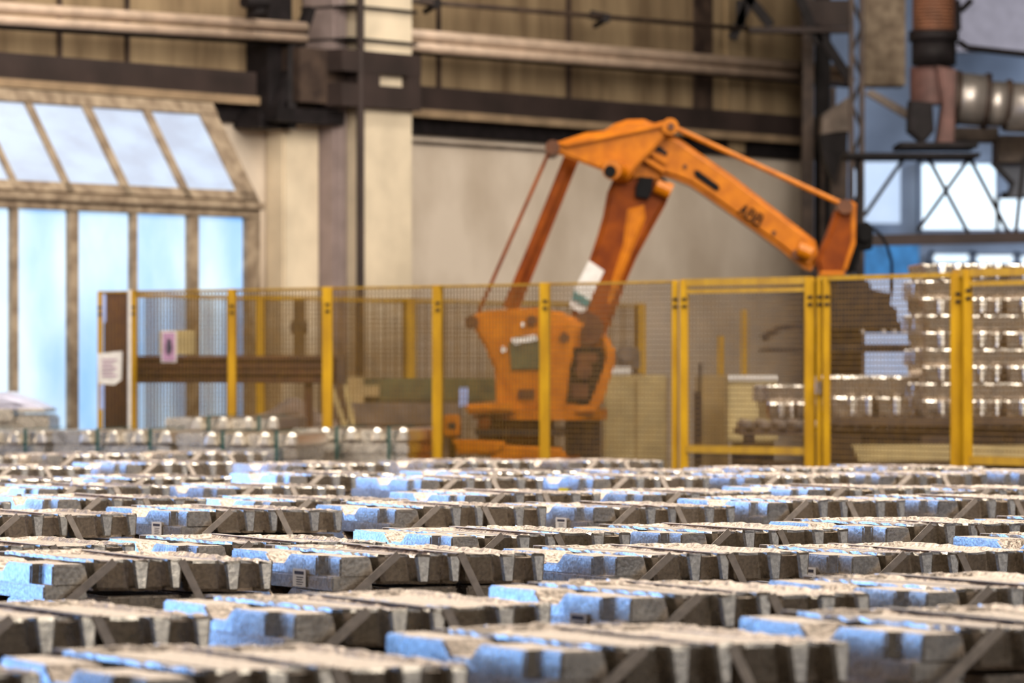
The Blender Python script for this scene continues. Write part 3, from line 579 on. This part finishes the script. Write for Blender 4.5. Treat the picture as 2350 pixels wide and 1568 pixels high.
# ------------------------------------------------------------------ ingots
def ring_normals(pts):
    n = len(pts); out = []
    for i in range(n):
        a, c = Vector(pts[i-1]), Vector(pts[(i+1) % n]); t = (c-a).normalized(); out.append(Vector((-t.y, t.x)))
    return out      # inward for counter-clockwise outlines
FT_T = [(0, .040), (.012, .010), (.030, .0), (.098, .0), (.108, .003), (.116, -.022), (.124, -.028), (.162, -.028), (.170, -.022), (.180, .006), (.220, .010), (.226, -.016), (.234, -.022), (.264, -.022), (.272, -.016), (.28, .024)]
FT_B = [(.022, .050), (.032, .030), (.044, .020), (.108, .018), (.118, .016), (.125, -.028), (.131, -.034), (.153, -.034), (.160, -.028), (.168, .026), (.226, .028), (.233, -.022), (.240, -.029), (.256, -.029), (.263, -.022), (.270, .030)]
def lump_mesh(seed, w=.28, L=.72, h=.088, name='ingot'):
    """cast ingot: scalloped end lugs, drafted sides, sunken rough upper skin with a raised rim"""
    r = random.Random(seed); k = w/.28
    def outline(ft):
        f = [(x*k, y) for x, y in ft]; bk = [(x, L-y) for x, y in reversed(f)]; return f+bk
    T, B_ = outline(FT_T), outline(FT_B); TT, BB = [], []; n = len(T)
    for i in range(n):
        a, c = Vector(T[i]), Vector(T[(i+1) % n]); d, e = Vector(B_[i]), Vector(B_[(i+1) % n]); m = max(1, int((c-a).length/.026))
        for q in range(m): TT.append(a.lerp(c, q/m)); BB.append(d.lerp(e, q/m))
    N = len(TT); nt_, nb_ = ring_normals(TT), ring_normals(BB)
    jit = [r.uniform(-1, 1) for _ in range(N)]; k3 = [math.sin(i*.9+seed)+r.uniform(-.5, .5) for i in range(N)]
    b = NB()
    def ring(src, nn, inset, z, jz, jx=0): return [b.verts.new((src[i].x+nn[i].x*(inset+jx*jit[(i*7) % N]), src[i].y+nn[i].y*(inset+jx*jit[(i*7) % N]), z+jz*jit[i])) for i in range(N)]
    rings = [ring(TT, nt_, .022, -.012, .002, .005), ring(TT, nt_, .008, -.001, .003, .003), ring(TT, nt_, .002, 0, .0028, .002), ring(TT, nt_, 0, -.008, .0016), ring(BB, nb_, .0, -h+.009, 0), ring(BB, nb_, .009, -h, 0)]
    faces = []
    for A_, B2 in zip(rings, rings[1:]):
        for i in range(N): faces.append(b.faces.new((A_[i], B2[i], B2[(i+1) % N], A_[(i+1) % N])))
    top = b.faces.new(rings[0]); bot = b.faces.new(rings[-1][::-1])
    bmesh.ops.recalc_face_normals(b, faces=b.faces)
    for f in b.faces:
        if f.normal.z > .5: f.material_index = 1
    return mesh_from(b, name, [M['alu'], M['alu_top']])
def side_mesh(seed, w=.118, L=.74, h=.098, name='ingot'):
    """edge ingot whose long side shows two end lugs and a dipped middle"""
    r = random.Random(seed); b = NB(); m_ = -.056
    def loft(st, zb, drl, drr):
        rings = [[b.verts.new(p) for p in ((xl, y, zt), (w+r.uniform(0, .003), y, zt), (w+drr, y, zb), (xl+drl, y, zb))] for y, xl, zt in st]
        fs = [b.faces.new(rings[0]), b.faces.new(rings[-1][::-1])]
        for p, q in zip(rings, rings[1:]):
            for i in range(4): fs.append(b.faces.new((p[i], q[i], q[(i+1) % 4], p[(i+1) % 4])))
        bmesh.ops.recalc_face_normals(b, faces=fs)
        es = [e for e in {e for f in fs for e in f.edges} if len(e.link_faces) == 2 and e.calc_face_angle() > .4]
        bmesh.ops.bevel(b, geom=es, offset=.005, segments=2, affect='EDGES')
    J = lambda: r.uniform(-.0015, .0015)
    loft([(0, .024, J()), (.084, .024, J()), (.106, 0, J()), (.20, .001, J()), (.29, 0, J()), (.33, 0, -.03), (.41, 0, -.03), (.45, 0, J()), (.55, .001, J()), (L-.106, 0, J()), (L-.084, .024, J()), (L, .024, J())], m_-.004, -.0022, .018)
    loft([(0, -.003, m_), (.10, -.003, m_), (L-.10, -.003, m_), (L, -.003, m_)], -h, -.0005, .014)
    for f in b.faces:
        if f.normal.z > .5: f.material_index = 1
    return mesh_from(b, name, [M['alu'], M['alu_top']])
def boat_mesh(seed, w=.23, L=.70, h=.088, name='ingot'):
    """ingot lying keel down, seen under the top layer"""
    b = NB(); prof = [(0, 0), (w, 0), (w-.006, -.03), (w-.03, -.065), (w-.06, -h), (.05, -h), (.026, -.065), (.006, -.03)]
    a = [b.verts.new((x, .0+(-z)*.12, z)) for x, z in prof]; c = [b.verts.new((x, L+z*.12, z)) for x, z in prof]; n = len(prof)
    b.faces.new(a); b.faces.new(c[::-1])
    for i in range(n): b.faces.new((a[i], c[i], c[(i+1) % n], a[(i+1) % n]))
    bmesh.ops.recalc_face_normals(b, faces=b.faces); bmesh.ops.bevel(b, geom=list(b.edges), offset=.006, segments=2, affect='EDGES')
    for f in b.faces:
        if f.normal.z > .5: f.material_index = 1
    return mesh_from(b, name, [M['alu'], M['alu_top']])
LUMP = [lump_mesh(i) for i in range(6)]; SIDE = [side_mesh(i) for i in range(4)]; BOAT = [boat_mesh(i) for i in range(3)]
STD = CH-.56          # top of a standard stack
def lower_mesh(hgt):
    b = NB(); z = 0; k = 0
    while z < hgt-.001:
        hh = min(.094, hgt-z)
        if k % 2 == 0:
            for i in range(3): box(b, (.115+i*.235, .36, -z-hh/2), (.22, .70, hh-.006), None, .006)
        else:
            for i in range(3): box(b, (.35, .12+i*.24, -z-hh/2), (.68, .225, hh-.006), None, .006)
        z += hh; k += 1
    return mesh_from(b, 'lower_layers', M['alu'])
LOWER = lower_mesh(STD-.286)
def strap_mesh(kind):
    b = NB()
    if kind == 0: pts = [(.155, .76, -.2), (.155, .752, .006), (.20, -.026, .006), (.018, -.034, -.135), (.012, -.024, -.30)]
    else: pts = [(.415, .76, -.2), (.415, .752, .006), (.404, -.026, .004), (.468, -.036, -.125), (.47, -.026, -.30)]
    w_ = .0115
    for (a, c) in zip(pts, pts[1:]):
        a, c = Vector(a), Vector(c); d = (c-a).normalized(); up_ = Vector((0, 0, 1)) if abs(d.y) > .7 else Vector((0, 1, 0)); sx = d.cross(up_).normalized()*w_; th = up_*.001
        v = [b.verts.new(p) for p in (a-sx-th, a+sx-th, c+sx-th, c-sx-th, a-sx+th, a+sx+th, c+sx+th, c-sx+th)]
        for f in ((0, 1, 2, 3), (7, 6, 5, 4), (0, 4, 5, 1), (1, 5, 6, 2), (2, 6, 7, 3), (3, 7, 4, 0)): b.faces.new([v[i] for i in f])
    return mesh_from(b, 'strap', M['strap'])
STRAP = [strap_mesh(0), strap_mesh(1)]
def label_mesh():
    b = NB(); box(b, (-.0075, .205, -.068), (.002, .085, .052)); me = mesh_from(b, 'paper_label', M['paper'])
    b = NB()
    box(b, (-.009, .205, -.053), (.001, .06, .009))
    for k in range(4): box(b, (-.009, .20+.004*(k % 2), -.066-k*.007), (.001, .045-.008*(k % 2), .002))
    return me, mesh_from(b, 'printed_text', M['ink'])
LAB, LABT = label_mesh()
b = NB(); box(b, (-.009, .25, -.075), (.003, .10, .05)); YTAG = mesh_from(b, 'yellow_label', M['yellowtag'])
def child(name, me, par, loc, rz=0, rx=0, ry=0):
    o = bpy.data.objects.new(name, me); COL.objects.link(o); o.parent = par; o.location = loc; o.rotation_euler = (rx, ry, rz); return o
def make_stack(label, k, detail=True, paper=False, yellow=False):
    """top face at local z=0, near corner at the local origin"""
    r = random.Random(k); t = empty('ingot_stack', (0, 0, 0), label=label, cat='ingot stack', group='strapped aluminium ingot stacks on the floor')
    dz = lambda: r.uniform(-.004, .003)
    child('ingot', SIDE[k % 4], t, (0, 0, dz()))
    child('ingot', LUMP[k % 6], t, (.138, .0, .006+dz()), r.uniform(-.01, .01), ry=r.uniform(-.012, .012))
    child('ingot', LUMP[(k+3) % 6], t, (.418, -.004, .004+dz()), r.uniform(-.01, .01), ry=r.uniform(-.012, .012))
    child('ingot', SIDE[(k+1) % 4], t, (.006, .004, -.102))
    child('ingot', BOAT[k % 3], t, (.20, .035, -.096)); child('ingot', BOAT[(k+1) % 3], t, (.455, .03, -.096))
    child('ingot', LUMP[(k+1) % 6], t, (.138, .0, -.190)); child('ingot', LUMP[(k+2) % 6], t, (.418, .0, -.190))
    child('ingot', SIDE[(k+2) % 4], t, (.008, .0, -.204))
    child('lower_layers', LOWER, t, (0, 0, -.286-.02))
    child('strap', STRAP[0], t, (0, 0, 0)); child('strap', STRAP[1], t, (0, 0, 0))
    if paper: p = child('paper_label', LAB, t, (.0, .0, 0)); child('printed_text', LABT, p, (0, 0, 0))
    if yellow: child('yellow_label', YTAG, t, (0, 0, 0))
    return t
ORD = ['first', 'second', 'third', 'fourth', 'fifth', 'sixth', 'seventh', 'eighth', 'ninth', 'tenth', 'eleventh', 'twelfth']
ROWS = [
 [(308, 1556), (1264, 1502), (2095, 1454)],
 [(655, 1411), (1427, 1377), (2108, 1359)],
 [(102, 1296), (764, 1279), (1398, 1280), (1941, 1277)],
 [(437, 1253), (1022, 1234), (1550, 1225), (2021, 1211)],
 [(417, 1177), (895, 1168), (1351, 1168), (1751, 1156), (2142, 1151)],
 [(121, 1149), (609, 1153), (1056, 1137), (1465, 1136), (1844, 1125), (2180, 1127)],
 [(77, 1122), (488, 1122), (957, 1103), (1352, 1100), (1700, 1098), (2010, 1093)],
 [(243, 1102), (655, 1092), (1061, 1087), (1410, 1087), (1715, 1080)],
 [(280, 1066), (651, 1069), (988, 1062), (1298, 1062)],
 [(103, 1046)],
]
LEFT = [1, 1, 1, 1, 1, 1, 1, 1, 1, 1]; RIGHT = [1, 1, 1, 1, 1, 0, 1, 1, 0, 1]
ANG = math.radians(29)
k = 0
for ri, row in enumerate(ROWS):
    raw = [(x, y, .56*F/(y-HZ)) for x, y in row]
    mD = sum(r_[2] for r_ in raw)/len(raw); mX = sum((r_[0]-1175)*r_[2]/F for r_ in raw)/len(raw)
    pts = []
    for x, y, _ in raw:
        c = (x-1175)/F; D = (mD-.554*mX)/(1-.554*c)          # all stacks of a row stand on one line, heights differ a little
        pts.append(Vector((c*D, D, CH-(y-HZ)*D/F)))
    U = Vector((.775, .43, 0))
    for q in range(LEFT[ri]): pts.insert(0, Vector((*(pts[0]-U)[:2], STD)))
    for q in range(RIGHT[ri]): pts.append(Vector((*(pts[-1]+U)[:2], STD)))
    pts = [p for p in pts if 1175+(p.x+.62)*F/(p.y+.2) > 6 and 1175+(p.x-.36)*F/p.y < 2340]
    for ci, p in enumerate(pts):
        n0 = sum(1 for q in pts if q.x < p.x)
        paper = (ri, ci) in ((2, 1), (2, 3), (3, 1), (4, 1), (4, 3), (5, 2), (3, 3), (1, 2))
        yel = (ri, ci) in ((0, 1), (6, 3))
        lab = 'strapped %s, %s from left in the %s row from the camera' % ('ingot stack with paper label' if paper else 'ingot stack with yellow tag' if yel else 'aluminium ingot stack', ORD[n0], ORD[ri])
        t = make_stack(lab, k, True, paper, yel); k += 1
        t.location = p; t.rotation_euler = (0, 0, ANG+rnd.uniform(-.025, .025))
# stacks with green straps at the back left
def end_mesh():
    """ingot end, broad at the foot, with a raised bright border"""
    b = NB(); T = [(-.034, 0), (.034, 0), (.058, -.10), (-.058, -.10)]
    a = [b.verts.new((x, 0, z)) for x, z in T]; c = [b.verts.new((x, .9, z)) for x, z in T]; b.faces.new(a); b.faces.new(c[::-1])
    for i in range(4): b.faces.new((a[i], c[i], c[(i+1) % 4], a[(i+1) % 4]))
    bmesh.ops.recalc_face_normals(b, faces=b.faces); bmesh.ops.bevel(b, geom=list(b.edges), offset=.02, segments=1, affect='EDGES')
    return mesh_from(b, 'ingot', M['cast_bright'])
ENDM = end_mesh()
def plain_mesh(w_, h_=.095, d_=.82):
    b = NB(); box(b, (w_/2, .04+d_/2, -h_/2), (w_, d_, h_), None, .012); return mesh_from(b, 'ingot', M['alu'])
PL = [plain_mesh(.24), plain_mesh(.12, .085), plain_mesh(.96, .08, .8)]
b = NB()
for q in range(8): box(b, (.5, .45, -.045-q*.105), (.94, .78, .09), None, .01)
LOW2 = mesh_from(b, 'lower_layers', M['alu']); b = NB(); box(b, (0, -.012, -.108), (.026, .006, .235)); box(b, (0, .42, .012), (.028, .86, .005)); GS = mesh_from(b, 'green_strap', M['green'])
Z2 = CH-.44
def green_stack(x, y, D, label, rz=-.2):
    t = empty('ingot_stack', ((x-1175)*D/F, D, CH-(y-HZ)*D/F), rz, label=label, cat='ingot stack', group='green-strapped ingot stacks at the back left'); t.scale = (.885, 1, 1)
    child('ingot', PL[0], t, (.0, .03, -.004))
    for q in range(4): child('ingot', ENDM, t, (.30+q*.215, 0, rnd.uniform(-.003, .003)))
    for q in range(3): child('ingot', PL[1], t, (.345+q*.215, .06, -.012))
    child('ingot', PL[2], t, (.02, .0, -.104)); child('lower_layers', LOW2, t, (0, 0, -.19))
    for q in (.30+.107, .30+.107+.43): child('green_strap', GS, t, (q, -.01, 0))
    return t
green_stack(-170, 988, 30.8, 'green-strapped ingot stack cut by the left edge of the photo')
green_stack(112, 988, 30.4, 'green-strapped ingot stack, second from the left edge in the back left row')
green_stack(397, 993, 30.0, 'green-strapped ingot stack at the right end of the front green-strapped row')
green_stack(662, 983, 31.1, 'green-strapped ingot stack nearest the robot, behind the others')
green_stack(372, 958, 32.0, 'green-strapped ingot stack farthest back near the rusty upright')
# tall ingot stacks on the conveyor
def tall_stack(x0, x1, ytop, ybot, D, label, rz=.05):
    wd = (x1-x0)*D/F; zt_ = P(0, ytop, D).z; zb = P(0, ybot, D).z; n = max(1, round((zt_-zb)/.118)); h_ = (zt_-zb)/n
    t = empty('ingot_stack', ((x0-1175)*D/F, D, zb), rz, label=label, cat='ingot stack', group='ingot stacks on the conveyor')
    for i in range(n):
        z = zb+h_*(i+1)-zb
        if i % 2 == 0:
            m_ = max(1, round(wd/.26)); pw = wd/m_
            for q in range(m_):
                o = child('ingot', LUMP[(i+q) % 6], t, (q*pw+rnd.uniform(-.01, .01), rnd.uniform(-.02, .02), z)); o.scale = (pw/.285, 1, h_/.09)
        else:
            for q in range(3):
                o = child('ingot', LUMP[(i+q) % 6], t, (wd+rnd.uniform(-.01, .01), q*.235+.02, z), math.pi/2); o.scale = (.8, wd/.72, h_/.09)
    return t
tall_stack(2112, 2400, 606, 958, 30.6, 'tall bright ingot stack reaching above the fence at the right edge')
tall_stack(1905, 2108, 864, 958, 30.9, 'low ingot stack on the conveyor under the dark gripper')
tall_stack(1758, 1892, 884, 965, 31.6, 'small ingot stack seen through the gate beside the cream cabinet')
